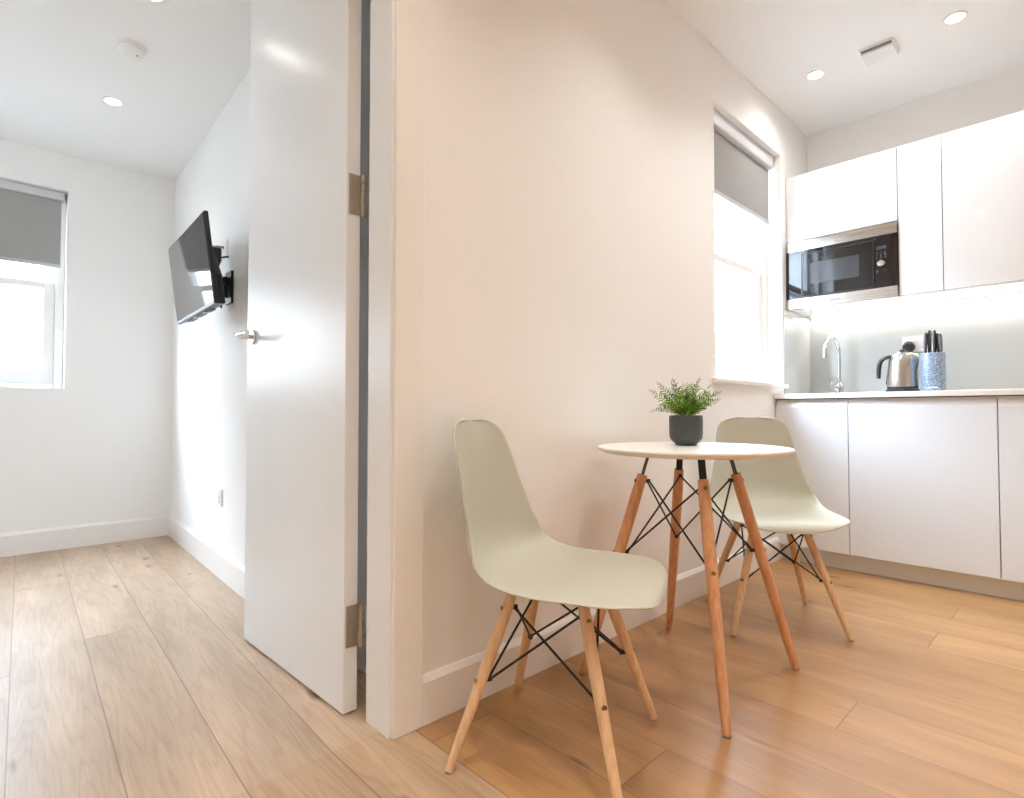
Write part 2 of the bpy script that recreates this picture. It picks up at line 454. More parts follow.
# ------------------------------------------------------------------ windows
def sash_window(name, x0, x1, z0, z1, yo, label, zmid, bar):
    """yo = plane of the room-side face of the frame; depth goes to +Y"""
    w = thing(name, label, 'window', ((x0+x1)/2, yo, z0), kind='structure')
    ox, oy, oz = (x0+x1)/2, yo, z0
    def lb(bm, a, b, c, d, e, f): box(bm, a-ox, b-ox, c-oy, d-oy, e-oz, f-oz)
    fw = .045
    bm = bmesh.new()
    lb(bm, x0+.001, x0+fw, yo, yo+.10, z0+.001, z1-.001); lb(bm, x1-fw, x1-.001, yo, yo+.10, z0+.001, z1-.001)
    lb(bm, x0+fw, x1-fw, yo, yo+.10, z1-fw, z1-.001); lb(bm, x0+fw, x1-fw, yo, yo+.10, z0+.001, z0+.035)
    fin('window_frame', bm, M['gloss'], w, bevel=.003)
    a, b = x0+fw, x1-fw
    for (nm, s0, s1, y) in (('lower_sash', z0+.035, zmid+.02, yo+.015), ('upper_sash', zmid-.02, z1-fw, yo+.055)):
        bm = bmesh.new(); sw = .055
        lb(bm, a, a+sw, y, y+.036, s0, s1); lb(bm, b-sw, b, y, y+.036, s0, s1)
        lb(bm, a+sw, b-sw, y, y+.036, s0, s0+(.07 if nm[0] == 'l' else .04)); lb(bm, a+sw, b-sw, y, y+.036, s1-.04, s1)
        if bar:
            mx = (a+b)/2; lb(bm, mx-.01, mx+.01, y+.006, y+.03, s0+.04, s1-.04)
        s = fin(nm, bm, M['gloss'], w, bevel=.003)
        bm = bmesh.new(); lb(bm, a+sw-.003, b-sw+.003, y+.016, y+.020, s0+.035, s1-.037)
        fin('glass_pane', bm, M['glass'], s)
    return w
w1 = sash_window('window_1', WX0, WX1, WZ0, WZ1, 1.345, 'white sash window beside the kitchen units, overexposed daylight outside', 1.655, False)
bm = bmesh.new(); box(bm, WX0-.04-3.0075, WX1+.035-3.0075, YW-.022-1.345, -.0005, -.020, .004)
fin('window_sill', bm, M['gloss'], w1, bevel=.004)
w2 = sash_window('window_2', BX0, BX1, BZ0, BZ1, 4.47, 'white window in the far bedroom wall, overexposed daylight outside', 1.62, True)

def roller_blind(x0, x1, y, ztop, zbot, label, drop=.052):
    t = thing('roller_blind', label, 'roller blind', ((x0+x1)/2, y, ztop))
    hw = (x1-x0)/2
    bm = bmesh.new(); box(bm, -hw, hw, -.022, .030, -drop, 0)
    fin('cassette', bm, M['cassette'], t, bevel=.008, seg=3)
    bm = bmesh.new(); box(bm, -hw+.014, hw-.014, .004, .0055, zbot-ztop+.012, -.05)
    fin('blind_fabric', bm, M['blind'], t)
    bm = bmesh.new(); box(bm, -hw+.014, hw-.014, -.001, .0105, zbot-ztop-.008, zbot-ztop+.014)
    fin('bottom_bar', bm, M['blindbar'], t, bevel=.003)
    bm = bmesh.new(); box(bm, hw-.010, hw, -.010, .022, -.30, -.052) if False else box(bm, hw-.012, hw, -.018, .026, -.058, .0)
    fin('end_cap', bm, M['cassette'], t, bevel=.002)
    return t
roller_blind(WX0+.003, WX1-.022, 1.312, WZ1-.002, 1.958, 'taupe-grey roller blind half down in the kitchen window', .080)
roller_blind(BX0+.003, BX1-.012, YF+.055, BZ1-.002, 1.738, 'mid-grey roller blind half down in the bedroom window')

# ------------------------------------------------------------------ kitchen base units
XF = 3.302   # faces of the base doors
def base_cabinet(y0, y1, label):
    t = thing('base_cabinet', label, 'cabinet', (XF, (y0+y1)/2, 0), group='white handleless base cabinets')
    h = (y1-y0)/2
    bm = bmesh.new(); box(bm, .022, .55, -h+.001, h-.001, .092, .905)
    fin('carcass', bm, M['basecab'], t)
    # door with a chamfered finger-pull along its top
    bm = bmesh.new()
    prof = [(0, .092), (0, .862), (.010, .893), (.0195, .893), (.0195, .092)]
    a = [bm.verts.new((p[0], -h+.002, p[1])) for p in prof]; b = [bm.verts.new((p[0], h-.002, p[1])) for p in prof]
    bm.faces.new(a[::-1]); bm.faces.new(b)
    for i in range(5): bm.faces.new((a[i], a[(i+1) % 5], b[(i+1) % 5], b[i]))
    fin('cabinet_door', bm, M['basecab'], t, bevel=.001)
    return t
base_cabinet(.888, 1.255, 'narrow white handleless base cabinet under the tap, next to the window wall')
base_cabinet(.293, .888, 'wide white handleless base cabinet below the kettle and knife block')
base_cabinet(-.302, .293, 'white handleless base cabinet cut by the right edge of the photo')
tag(bx('kitchen_plinth', (3.355, 3.372, -.302, YW-.002, .0, .090), M['plinth'], bevel=.001), 'long pale plinth board under the base cabinets', 'plinth')
tag(bx('worktop', (3.283, XK-.002, -.302, YW-.002, .909, .936), M['worktop'], bevel=.002), 'thin white worktop running over the base cabinets', 'worktop')
tag(bx('splashback', (XK-.008, XK-.0005, -.302, YW-.008, .937, 1.443), M['splash'], bevel=.001), 'pale grey glass splashback behind the kettle and tap', 'splashback')
tag(bx('side_splashback', (3.44, XK-.009, YW-.007, YW-.0005, .937, 1.443), M['splash'], bevel=.001), 'narrow pale panel on the window wall beside the tap', 'splashback')

# wall units
XU = 3.50
def wall_cabinet(y0, y1, z0, z1, label, bottom_lip=True):
    t = thing('wall_cabinet', label, 'cabinet', (XU, (y0+y1)/2, z0), group='gloss white wall cabinets')
    h = (y1-y0)/2; zz = z1-z0
    bm = bmesh.new(); box(bm, .021, XK-XU-.001, -h+.0008, h-.0008, .0, zz)
    fin('carcass', bm, M['cab'], t)
    bm = bmesh.new(); box(bm, 0, .019, -h+.0018, h-.0018, .004, zz)
    fin('cabinet_door', bm, M['cab'], t, bevel=.001)
    return t
wall_cabinet(.694, 1.256, 1.843, 2.238, 'gloss white wall cabinet directly above the built-in microwave')
wall_cabinet(.505, .694, 1.444, 2.238, 'narrow tall gloss white wall cabinet just right of the microwave')
wall_cabinet(-.095, .505, 1.444, 2.238, 'wide gloss white wall cabinet at the right edge of the photo')
tag(bx('microwave_shelf', (XU+.012, XK-.001, .696, 1.255, 1.444, 1.459), M['cab'], bevel=.001), 'white board under the built-in microwave', 'shelf')
ledt = thing('under_cabinet_light', 'thin warm light strip along the underside of the wall cabinets, above the splashback', 'light strip', (3.845, .58, 1.4356))
bm = bmesh.new(); box(bm, -.011, .011, -.67, .66, .0025, .008)
fin('housing', bm, M['white'], ledt)
bm = bmesh.new(); box(bm, -.008, .008, -.66, .65, .0005, .0023)
fin('diffuser', bm, M['led'], ledt)

# ------------------------------------------------------------------ microwave
mw = thing('microwave', 'built-in microwave with black glass door and steel bands', 'microwave', (XU, 0, 0))
def yb(name, y0, y1, z0, z1, x0, x1, m, parent, bevel=.001):
    bm = bmesh.new(); box(bm, x0, x1, y0, y1, z0, z1); return fin(name, bm, m, parent, bevel=bevel)
yb('body', .70, 1.25, 1.4605, 1.838, .012, .33, M['greypl'], mw)
yb('steel_band', .696, 1.255, 1.782, 1.840, -.012, .011, M['steel'], mw)
lowband = yb('steel_band', .696, 1.255, 1.445, 1.501, -.012, .011, M['steel'], mw)
yb('control_panel', .696, .800, 1.5015, 1.7815, -.011, .011, M['blackgl'], mw)
dr = yb('microwave_door', .8015, 1.255, 1.5015, 1.7815, -.011, .011, M['blackgl'], mw)
bm = bmesh.new()
for (a, b, c, d) in ((.803, 1.170, 1.757, 1.762), (.803, 1.170, 1.508, 1.513), (1.165, 1.170, 1.513, 1.757), (.803, .808, 1.513, 1.757)):
    box(bm, -.0135, -.0112, a, b, c, d)
fin('door_frame', bm, M['blackpl'], dr)
yb('door_window', .872, 1.120, 1.578, 1.700, -.0125, -.0112, M['ovenwin'], dr, 0)
bm = bmesh.new(); tube(bm, [(-.0112, .768, 1.629), (-.028, .768, 1.629)], [.0185, .0165], 32)
fin('knob', bm, M['steel'], mw, smooth=True, bevel=.001)
yb('display', .745, .790, 1.708, 1.724, -.0125, -.0112, M['greydis'], mw, 0)
for r_ in range(3):
    for c_ in range(3):
        yb('button', .788-c_*.019-.004, .788-c_*.019+.004, 1.690-r_*.014-.003, 1.690-r_*.014+.003, -.0122, -.0112, M['greydis'], mw, 0)
for c_ in range(2):
    yb('button', .788-c_*.036-.004, .788-c_*.036+.004, 1.583, 1.595, -.0122, -.0112, M['greydis'], mw, 0)
bm = bmesh.new()
yy = 1.025
for i in range(9):      # small dark maker's mark, unreadable at this size
    box(bm, -.0126, -.0121, yy-i*.0066-.0045, yy-i*.0066, 1.468, 1.4745)
fin('maker_mark', bm, M['darkgrey'], lowband)

# ------------------------------------------------------------------ tap
tp = thing('kitchen_tap', 'chrome swan-neck kitchen tap on the worktop', 'tap', (3.75, 1.052, .9365))
bm = bmesh.new(); lathe(bm, [(.027, 0), (.027, .006), (.022, .010), (.021, .062), (.017, .070), (.012, .074)], 28)
fin('tap_body', bm, M['chrome'], tp, smooth=True)
dx, dy = -.98, .18
pts = [(0, 0, .07), (0, 0, .16), (0, 0, .255)]
for k in range(1, 11):
    a = math.pi*k/10*1.0
    rr = .082
    pts.append((dx*(rr-rr*math.cos(a)), dy*(rr-rr*math.cos(a)), .255+rr*1.05*math.sin(a)))
pts.append((dx*.164, dy*.164, .235))
bm = bmesh.new(); tube(bm, pts, .0105, 16); fin('spout', bm, M['chrome'], tp, smooth=True)
bm = bmesh.new(); tube(bm, [(dx*.164, dy*.164, .243), (dx*.164, dy*.164, .216)], .0135, 18); fin('nozzle', bm, M['chrome'], tp, smooth=True)
bm = bmesh.new(); tube(bm, [(-.015, .008, .044), (-.052, .022, .044)], [.014, .020], 20)
tube(bm, [(-.040, .026, .045), (-.048, .030, .085)], .0035, 10)
fin('tap_lever', bm, M['chrome'], tp, smooth=True)

# ------------------------------------------------------------------ kettle
kt = thing('kettle', 'brushed steel kettle with black handle on the worktop', 'kettle', (3.64, .712, .9365))
bm = bmesh.new(); lathe(bm, [(.080, 0), (.084, .004), (.084, .018), (.076, .024)], 40)
fin('power_base', bm, M['blackpl'], kt, smooth=True)
bm = bmesh.new(); lathe(bm, [(.070, .025), (.076, .026), (.077, .034)], 40); fin('lower_ring', bm, M['blackpl'], kt, smooth=True)
bm = bmesh.new()
lathe(bm, [(.077, .0345), (.0775, .055), (.076, .09), (.0725, .13), (.067, .165), (.060, .192), (.052, .207), (.046, .213), (.040, .2155)], 48)
for v in bm.verts:      # the spout is pulled out of the wall of the body, towards -Y
    if v.co.z > .12 and v.co.y < 0:
        k = max(0, -v.co.y/.07 - abs(v.co.x)/.03)
        k = max(0, 1-abs(v.co.x)/.028)*min(1, -v.co.y/.05)
        v.co.y -= k*.022*min(1, (v.co.z-.12)/.07)
fin('kettle_body', bm, M['kettle'], kt, smooth=True, angle=50)
bm = bmesh.new(); lathe(bm, [(.041, .2155), (.040, .219), (.022, .225), (.0, .227)], 36); l = fin('lid', bm, M['kettle'], kt, smooth=True)
bm = bmesh.new(); lathe(bm, [(.014, .226), (.012, .230), (.016, .234), (.013, .238), (0, .239)], 20); fin('lid_knob', bm, M['blackpl'], l, smooth=True)
bm = bmesh.new()
hp_ = [(0, .046, .196), (0, .060, .202), (0, .084, .200), (0, .102, .188), (0, .114, .165), (0, .119, .13), (0, .120, .085)]
tube(bm, hp_, [.010, .012, .0125, .0125, .0125, .0125, .011], 12)
for v in bm.verts: v.co.x *= 1.25
fin('handle', bm, M['blackpl'], kt, smooth=True)
bm = bmesh.new(); box(bm, -.010, .010, .074, .084, .05, .185)
for v in bm.verts:
    if v.co.z > .1: v.co.y -= .018
fin('handle_spine', bm, M['blackpl'], kt, bevel=.003)

kt.scale = (.93, .93, 1.0)
# ------------------------------------------------------------------ knife block and knives
kb = thing('knife_block', 'speckled blue-grey cylinder knife block beside the kettle', 'knife block', (3.62, .574, .9365))
bm = bmesh.new(); lathe(bm, [(.0, 0), (.052, 0), (.0535, .003), (.0535, .203), (.0515, .2065), (.046, .2065), (.045, .198), (0, .198)], 48)
fin('block_body', bm, M['speckle'], kb, smooth=True)
bm = bmesh.new(); lathe(bm, [(0, .199), (.0445, .199), (.0445, .2045), (0, .2045)], 36); fin('bristle_insert', bm, M['blackpl'], kb, smooth=True)
bm = bmesh.new()
for i in range(9):      # white mark at the foot of the block
    a = R(181) + (i-4.5)*.085 + R(8)
    p0 = Vector((math.cos(a), math.sin(a), 0))*.0538; tdir = Vector((-math.sin(a), math.cos(a), 0))
    q = [p0-tdir*.0016, p0+tdir*.0016]
    vs = [bm.verts.new(q[0]+Vector((0, 0, .022))), bm.verts.new(q[1]+Vector((0, 0, .022))),
          bm.verts.new(q[1]+Vector((0, 0, .029))), bm.verts.new(q[0]+Vector((0, 0, .029)))]
    bm.faces.new(vs)
fin('white_mark', bm, M['white'], kb)
kp = [(-.012, .030, .112, 'leftmost knife in the speckled block, grey handle'),
      (.004, .014, .124, 'second knife from the left in the block'),
      (-.004, -.010, .122, 'tall dark knife handle in the middle of the block'),
      (.010, -.024, .106, 'second knife from the right in the block, shorter handle'),
      (-.010, -.037, .102, 'rightmost knife in the speckled block')]
for i, (ax, ay, hh, lb_) in enumerate(kp):
    k = thing('kitchen_knife', lb_, 'knife', (3.62+ax, .574+ay, .9365+.206), 0, 'knives in the speckled block')
    lean = (ay)*-.12
    bm = bmesh.new()
    tube(bm, [(0, 0, .004), (0, lean*.2, .02), (0, lean*.5, .055), (0, lean*.8, hh-.02), (0, lean, hh-.004), (0, lean, hh)],
         [.0085, .0105, .0125, .0125, .009, .004], 14)
    for v in bm.verts: v.co.x *= 1.25; v.co.y *= .72
    fin('knife_handle', bm, M['blackpl' if i == 2 else 'darkgrey'], k, smooth=True)
    bm = bmesh.new(); box(bm, -.010, .010, -.0009, .0009, -.0008, .006)
    fin('blade', bm, M['chrome'], k)

# ------------------------------------------------------------------ sockets
def socket(label, loc, axis, w, h=.086, depth=.009, double=True, name='wall_socket', sc=M['white']):
    t = thing(name, label, 'socket', loc, 0)
    if axis == 'x':
        f = lambda a, b, c, d, e, g: (-b, -a, c, d, e, g)      # projects towards -X
    bm = bmesh.new(); box(bm, -depth, -.0003, -w/2, w/2, -h/2, h/2)
    fin('face_plate', bm, sc, t, bevel=.003)
    for s in ((-1, 1) if double else (0,)):
        bm = bmesh.new(); y = s*(.014 if double else 0)
        box(bm, -depth-.003, -depth-.0003, y-.007, y+.007, h/2-.030, h/2-.012)
        fin('rocker_switch', bm, sc, t, bevel=.001)
        yy_ = s*(.038 if double else 0)
        bm = bmesh.new()
        for (a, b) in ((0, .006), (-.011, -.014), (.011, -.014)):
            box(bm, -depth-.0006, -depth-.0002, yy_+a-.002 if a else yy_-.002, yy_+(a+.002 if a else .002), b-.012, b-.004) if True else None
        fin('socket_holes', bm, M['darkgrey'], t)
    return t
socket('white double socket on the splashback behind the kettle', (XK-.0085, .682, 1.222), 'x', .146)
pg = thing('plug', 'black plug in the socket behind the kettle', 'plug', (XK-.0195, .721, 1.206))
bm = bmesh.new(); tube(bm, [(-.0005, 0, 0), (-.006, 0, 0), (-.028, 0, .0), (-.036, 0, 0)], [.022, .030, .028, .018], 20)
for v in bm.verts: v.co.z *= 1.12
fin('plug_body', bm, M['blackpl'], pg, smooth=True)
bm = bmesh.new(); tube(bm, [(-.016, 0, -.020), (-.018, -.002, -.06), (-.03, -.005, -.14), (-.055, -.006, -.22), (-.09, -.006, -.2645), (-.12, -.006, -.2655)], .0035, 8)
fin('cord', bm, M['blackpl'], pg, smooth=True)
ty = 3.10
s_ = socket('white single socket low on the television wall', (tvx(ty)-.0, ty, .40), 'x', .086, double=False)
s_.rotation_euler[2] = -math.atan(.0495)

# ------------------------------------------------------------------ ceiling fittings
DL_K = [(3.20, .99), (3.19, .40), (2.42, .70), (1.70, .69), (.50, .67), (-.77, .68),
        (3.19, -.60), (1.70, -.60), (.50, -.60), (-.77, -.60), (1.70, -1.8), (-.10, -1.8)]  # the lamps on this line are unseen, added to fill the room with light
DL_B = [(.496, 3.46), (.468, 2.46), (-.9, 3.46), (-.9, 2.46)]
dl_labels = {
    0: 'recessed ceiling spotlight nearest the window wall, over the kitchen',
    1: 'recessed ceiling spotlight at the right, beyond the ceiling vent'}
def downlight(x, y, zc, lab, lens, group):
    t = thing('recessed_light', lab, 'ceiling light', (x, y, zc-.0005), group=group)
    bm = bmesh.new(); lathe(bm, [(.034, -.001), (.036, -.004), (.043, -.003), (.045, 0.0)], 40)
    lathe_in = None
    fin('bezel', bm, M['white'], t, smooth=True)
    bm = bmesh.new(); lathe(bm, [(0, -.0058), (.030, -.0058), (.032, -.0045), (0, -.0045)], 32)
    fin('lens', bm, lens, t, smooth=True)
    return t
for i, (x, y) in enumerate(DL_K):
    downlight(x, y, ZC, dl_labels.get(i, 'recessed spotlight in the dining room ceiling outside the photo, mirrored in the gloss cabinets' if i < 6 else 'recessed spotlight in the dining room ceiling outside the photo'), M['lamp'], 'kitchen ceiling spotlights')
bl = ['recessed bedroom ceiling light between the smoke alarm and the window', 'recessed bedroom ceiling light at the top edge of the photo',
      'recessed bedroom ceiling light outside the photo', 'recessed bedroom ceiling light outside the photo']
for i, (x, y) in enumerate(DL_B):
    downlight(x, y, ZB, bl[i], M['lampc'], 'bedroom ceiling lights')
sa = thing('smoke_alarm', 'round white smoke alarm on the bedroom ceiling', 'smoke alarm', (.476, 2.89, ZB-.0005))
bm = bmesh.new(); lathe(bm, [(0, -.012), (.050, -.012), (.058, -.010), (.060, 0)], 40); fin('mounting_base', bm, M['white'], sa, smooth=True)
bm = bmesh.new(); lathe(bm, [(0, -.036), (.026, -.036), (.042, -.031), (.050, -.022), (.051, -.0125), (0, -.0125)], 40)
b_ = fin('alarm_body', bm, M['white'], sa, smooth=True)
bm = bmesh.new(); tube(bm, [(.02, -.015, -.0362), (.02, -.015, -.0375)], .004, 12); fin('indicator', bm, M['darkgrey'], b_)
cv = thing('ceiling_vent', 'white rectangular vent box on the kitchen ceiling', 'vent', (3.21, .70, ZC-.0005))
bm = bmesh.new(); prism(bm, [(-.07, -.075), (.07, -.075), (.07, .075), (-.07, .075)], -.030, 0)
for v in bm.verts:
    if v.co.z < -.02: v.co.x *= .8; v.co.y *= .9
fin('vent_cover', bm, M['white'], cv, bevel=.003)
bm = bmesh.new()
box(bm, -.0675, -.0620, -.064, .064, -.0215, -.010)
fin('vent_slot', bm, M['greypl'], cv)

# ------------------------------------------------------------------ television
P = dict(tn=(.655, 2.45, 1.640), bn=(.697, 2.45, 1.272), tf=(.686, 3.16, 1.640), bf=(.736, 3.17, 1.272))
tl, tr, bl_, br = [Vector(P[k]) for k in ('tf', 'tn', 'bf', 'bn')]
cen = (tl+tr+bl_+br)/4
ax = ((tr+br)/2-(tl+bl_)/2); wid = ax.length; ax.normalize()
up = ((tl+tr)/2-(bl_+br)/2); hei = up.length; up = (up-ax*up.dot(ax)).normalized()
nrm = ax.cross(up).normalized()
if nrm.x > 0: nrm = -nrm
tv = thing('television', 'slim black flat television tilted forward on the bedroom wall', 'television', cen)
rot = Matrix((ax, up, nrm)).transposed().to_4x4()
tv.matrix_world = Matrix.Translation(cen) @ rot
hw, hh = wid/2, hei/2
def tvb(name, a, b, c, d, e, f, m, bevel=.002, par=tv): bm = bmesh.new(); box(bm, a, b, c, d, e, f); return fin(name, bm, m, par, bevel=bevel)
hs = tvb('housing', -hw, hw, -hh, hh, -.018, -.0005, M['blackpl'], .003)
tvb('screen', -hw+.008, hw-.008, -hh+.014, hh-.008, -.0004, .0012, M['blackgl'], 0)
tvb('lower_bezel', -hw+.002, hw-.002, -hh+.001, -hh+.012, -.0004, .0018, M['greypl'], 0)
bm = bmesh.new()
prism(bm, [(-hw*.92, -hh+.0), (hw*.97, -hh+.0), (hw*.97, -hh*.35), (hw*.8, hh*.15), (-hw*.8, hh*.15), (-hw*.92, -hh*.35)], -.045, -.0185)
fin('rear_housing', bm, M['blackpl'], tv, bevel=.006)
bm = bmesh.new()
for (a, b) in ((-.22, -.10), (-.06, .07), (.11, .20)): box(bm, a, b, -hh-.004, -hh-.0002, -.042, -.019)
fin('speaker_grille', bm, M['darkgrey'], tv)
bm = bmesh.new()
bm.free()
for (a, b) in ((-.28, -.235), (-.095, -.065), (.075, .105)):
    bm = bmesh.new(); box(bm, a, b, -hh-.003, -hh-.0002, -.040, -.016); fin('silver_label', bm, M['white'], tv)
# bracket
yk = 2.96
wx = tvx(yk)
br_ = thing('television_bracket', 'black articulated wall bracket behind the television', 'bracket', (wx, yk, 1.45))
bm = bmesh.new(); box(bm, -.014, -.0005, -.045, .045, -.08, .08); fin('wall_plate', bm, M['blackpl'], br_, bevel=.003)
bm = bmesh.new(); tube(bm, [(-.028, 0, -.05), (-.028, 0, .05)], .013, 14); fin('pivot', bm, M['blackpl'], br_, smooth=True)
rear = cen - nrm*.0462 + up*(.0)
rear += ax*((2.88-rear.y)/ax.y)
rl = rear - Vector((wx, yk, 1.45))
bm = bmesh.new()
def obox(bm, c, a, b, d, ha, hb, d0, d1):
    v = [bm.verts.new(c+a*i*ha+b*j*hb+d*k) for i in (-1, 1) for j in (-1, 1) for k in (d0, d1)]
    for f_ in ((0, 1, 3, 2), (4, 6, 7, 5), (0, 4, 5, 1), (2, 3, 7, 6), (0, 2, 6, 4), (1, 5, 7, 3)): bm.faces.new([v[i] for i in f_])
obox(bm, rl, ax, up, -nrm, .06, .07, .0, .012)
fin('screen_plate', bm, M['blackpl'], br_, bevel=.002)
bm = bmesh.new(); p1 = rl-nrm*.012; p0 = Vector((-.036, 0, 0)); tube(bm, [p0, (p0+p1)/2+Vector((0, .01, 0)), p1], [.030, .036, .030], 4)
fin('arm', bm, M['blackpl'], br_, bevel=.004)
# power supply, plug, leads and socket behind the set
yq = 3.06
so = thing('wall_socket', 'white socket plate high on the wall behind the television', 'socket', (tvx(yq), yq, 1.665), -math.atan(.0495))
bm = bmesh.new(); box(bm, -.009, -.0003, -.043, .043, -.043, .043); fin('face_plate', bm, M['white'], so, bevel=.003)
bm = bmesh.new(); tube(bm, [(-.0095, .012, .012), (-.014, .012, .012)], .007, 14); fin('aerial_outlet', bm, M['darkgrey'], so, smooth=True)
ad = thing('power_adapter', 'black power adapter and lead behind the television', 'adapter', (tvx(3.00)-.0, 3.00, 1.605))
bm = bmesh.new(); box(bm, -.088, -.040, -.024, .024, -.032, .042); fin('adapter_body', bm, M['blackpl'], ad, bevel=.010, seg=3)
bm = bmesh.new(); tube(bm, [(-.003, 0, .01), (-.02, 0, .006), (-.040, 0, -.002), (-.045, 0, -.030), (-.060, -.005, -.07), (-.075, -.01, -.13), (-.07, -.015, -.19), (-.05, -.01, -.235), (-.035, .0, -.25), (-.028, .01, -.225)], .0045, 8)
fin('lead', bm, M['blackpl'], ad, smooth=True)
ca = thing('aerial_cable', 'thin grey cable running from the television to its wall socket', 'cable', (tvx(yq)-.012, yq+.012, 1.676))
bm = bmesh.new(); tube(bm, [(-.003, 0, 0), (-.04, .01, .000), (-.09, .03, .012), (-.14, .05, .016), (-.19, .06, .006)], .0030, 8)
fin('lead', bm, M['greypl'], ca, smooth=True)
bm = bmesh.new(); tube(bm, [(-.002, 0, 0), (-.030, .007, 0)], .0065, 12); fin('connector', bm, M['greypl'], ca, smooth=True)

# ------------------------------------------------------------------ chair
def catmull(P_, n):
    out = []
    for i in range(len(P_)-1):
        p0 = P_[max(i-1, 0)]; p1 = P_[i]; p2 = P_[i+1]; p3 = P_[min(i+2, len(P_)-1)]
        for k in range(n):
            t = k/n
            out.append([.5*((2*b)+(-a+c)*t+(2*a-5*b+4*c-d)*t*t+(-a+3*b-3*c+d)*t**3) for a, b, c, d in zip(p0, p1, p2, p3)])
    out.append(list(P_[-1])); return out
SHELL = [  # forward, height, half width, edge lift
    (.258, .394, .190, .000), (.250, .414, .205, .000), (.222, .428, .219, .002), (.165, .428, .228, .006), (.09, .420, .233, .016),
    (.02, .412, .235, .025), (-.05, .407, .233, .037), (-.115, .413, .229, .052), (-.172, .440, .219, .068),
    (-.206, .490, .206, .076), (-.220, .555, .190, .068), (-.228, .625, .176, .055), (-.235, .690, .165, .043),
    (-.242, .745, .156, .032), (-.248, .786, .149, .025), (-.254, .810, .144, .020)]
def shell_bm():
    pr = catmull(SHELL, 5)
    # arc length
    L = [0]
    for i in range(1, len(pr)): L.append(L[-1]+math.hypot(pr[i][0]-pr[i-1][0], pr[i][1]-pr[i-1][1]))
    T = L[-1]
    def at(s):
        s = min(max(s, 0), T)
        for i in range(1, len(L)):
            if L[i] >= s-1e-9:
                t = (s-L[i-1])/(L[i]-L[i-1]) if L[i] > L[i-1] else 0
                return [a+(b-a)*t for a, b in zip(pr[i-1], pr[i])]
    rows = []
    RF, RT = .125, .080
    ss = []
    for k in range(9): ss.append(RF*(1-math.cos(math.pi/2*k/9)))
    nm = 34
    for k in range(nm+1): ss.append(RF+(T-RF-RT)*k/nm)
    for k in range(1, 10): ss.append(T-RT+RT*math.sin(math.pi/2*k/9))
    nu = 28
    bm = bmesh.new()
    for s in ss:
        f, z, w, e = at(s)
        a = at(s-.004); b = at(s+.004); tf, tz = b[0]-a[0], b[1]-a[1]; l = math.hypot(tf, tz) or 1; tf /= l; tz /= l
        nf, nz = tz, -tf
        if s < RF: t = 1-s/RF; w *= (1-t**2.5)**(1/2.5) if t < 1 else 0
        if s > T-RT: t = (s-(T-RT))/RT; w *= max(0, (1-t**3.2))**(1/3.2)
        row = []
        for j in range(nu+1):
            u = -1+2*j/nu
            lift = e*abs(u)**2.6 * (w/ (at(s)[2] or 1))
            row.append(bm.verts.new((f+nf*lift, u*w, z+nz*lift)))
        rows.append(row)
    for i in range(len(rows)-1):
        for j in range(nu):
            bm.faces.new((rows[i][j], rows[i][j+1], rows[i+1][j+1], rows[i+1][j]))
    bmesh.ops.remove_doubles(bm, verts=bm.verts[:], dist=.0008)
    return bm

def wood_leg(parent, foot, top, r0, r1, m, rod_ends, thick=1.0):
    """dowel leg from foot to top with a slot for its bracket and two cross-head bolts"""
    f, t = Vector(foot), Vector(top)
    o = bpy.data.objects.new('leg', None)
    bm = bmesh.new()
    pts = [(0, .0), (.0, .004)]
    n = 10
    P_ = [f + (t-f)*(k/n) for k in range(n+1)]
    rr = [r0+(r1-r0)*min(1, (k/n)/.62) - (.0015 if k == n else 0) for k in range(n+1)]
    rr[0] *= .93
    tube(bm, P_, rr, 24)
    lg = fin('leg', bm, m, parent, smooth=True)
    lg.name = 'leg'
    return lg

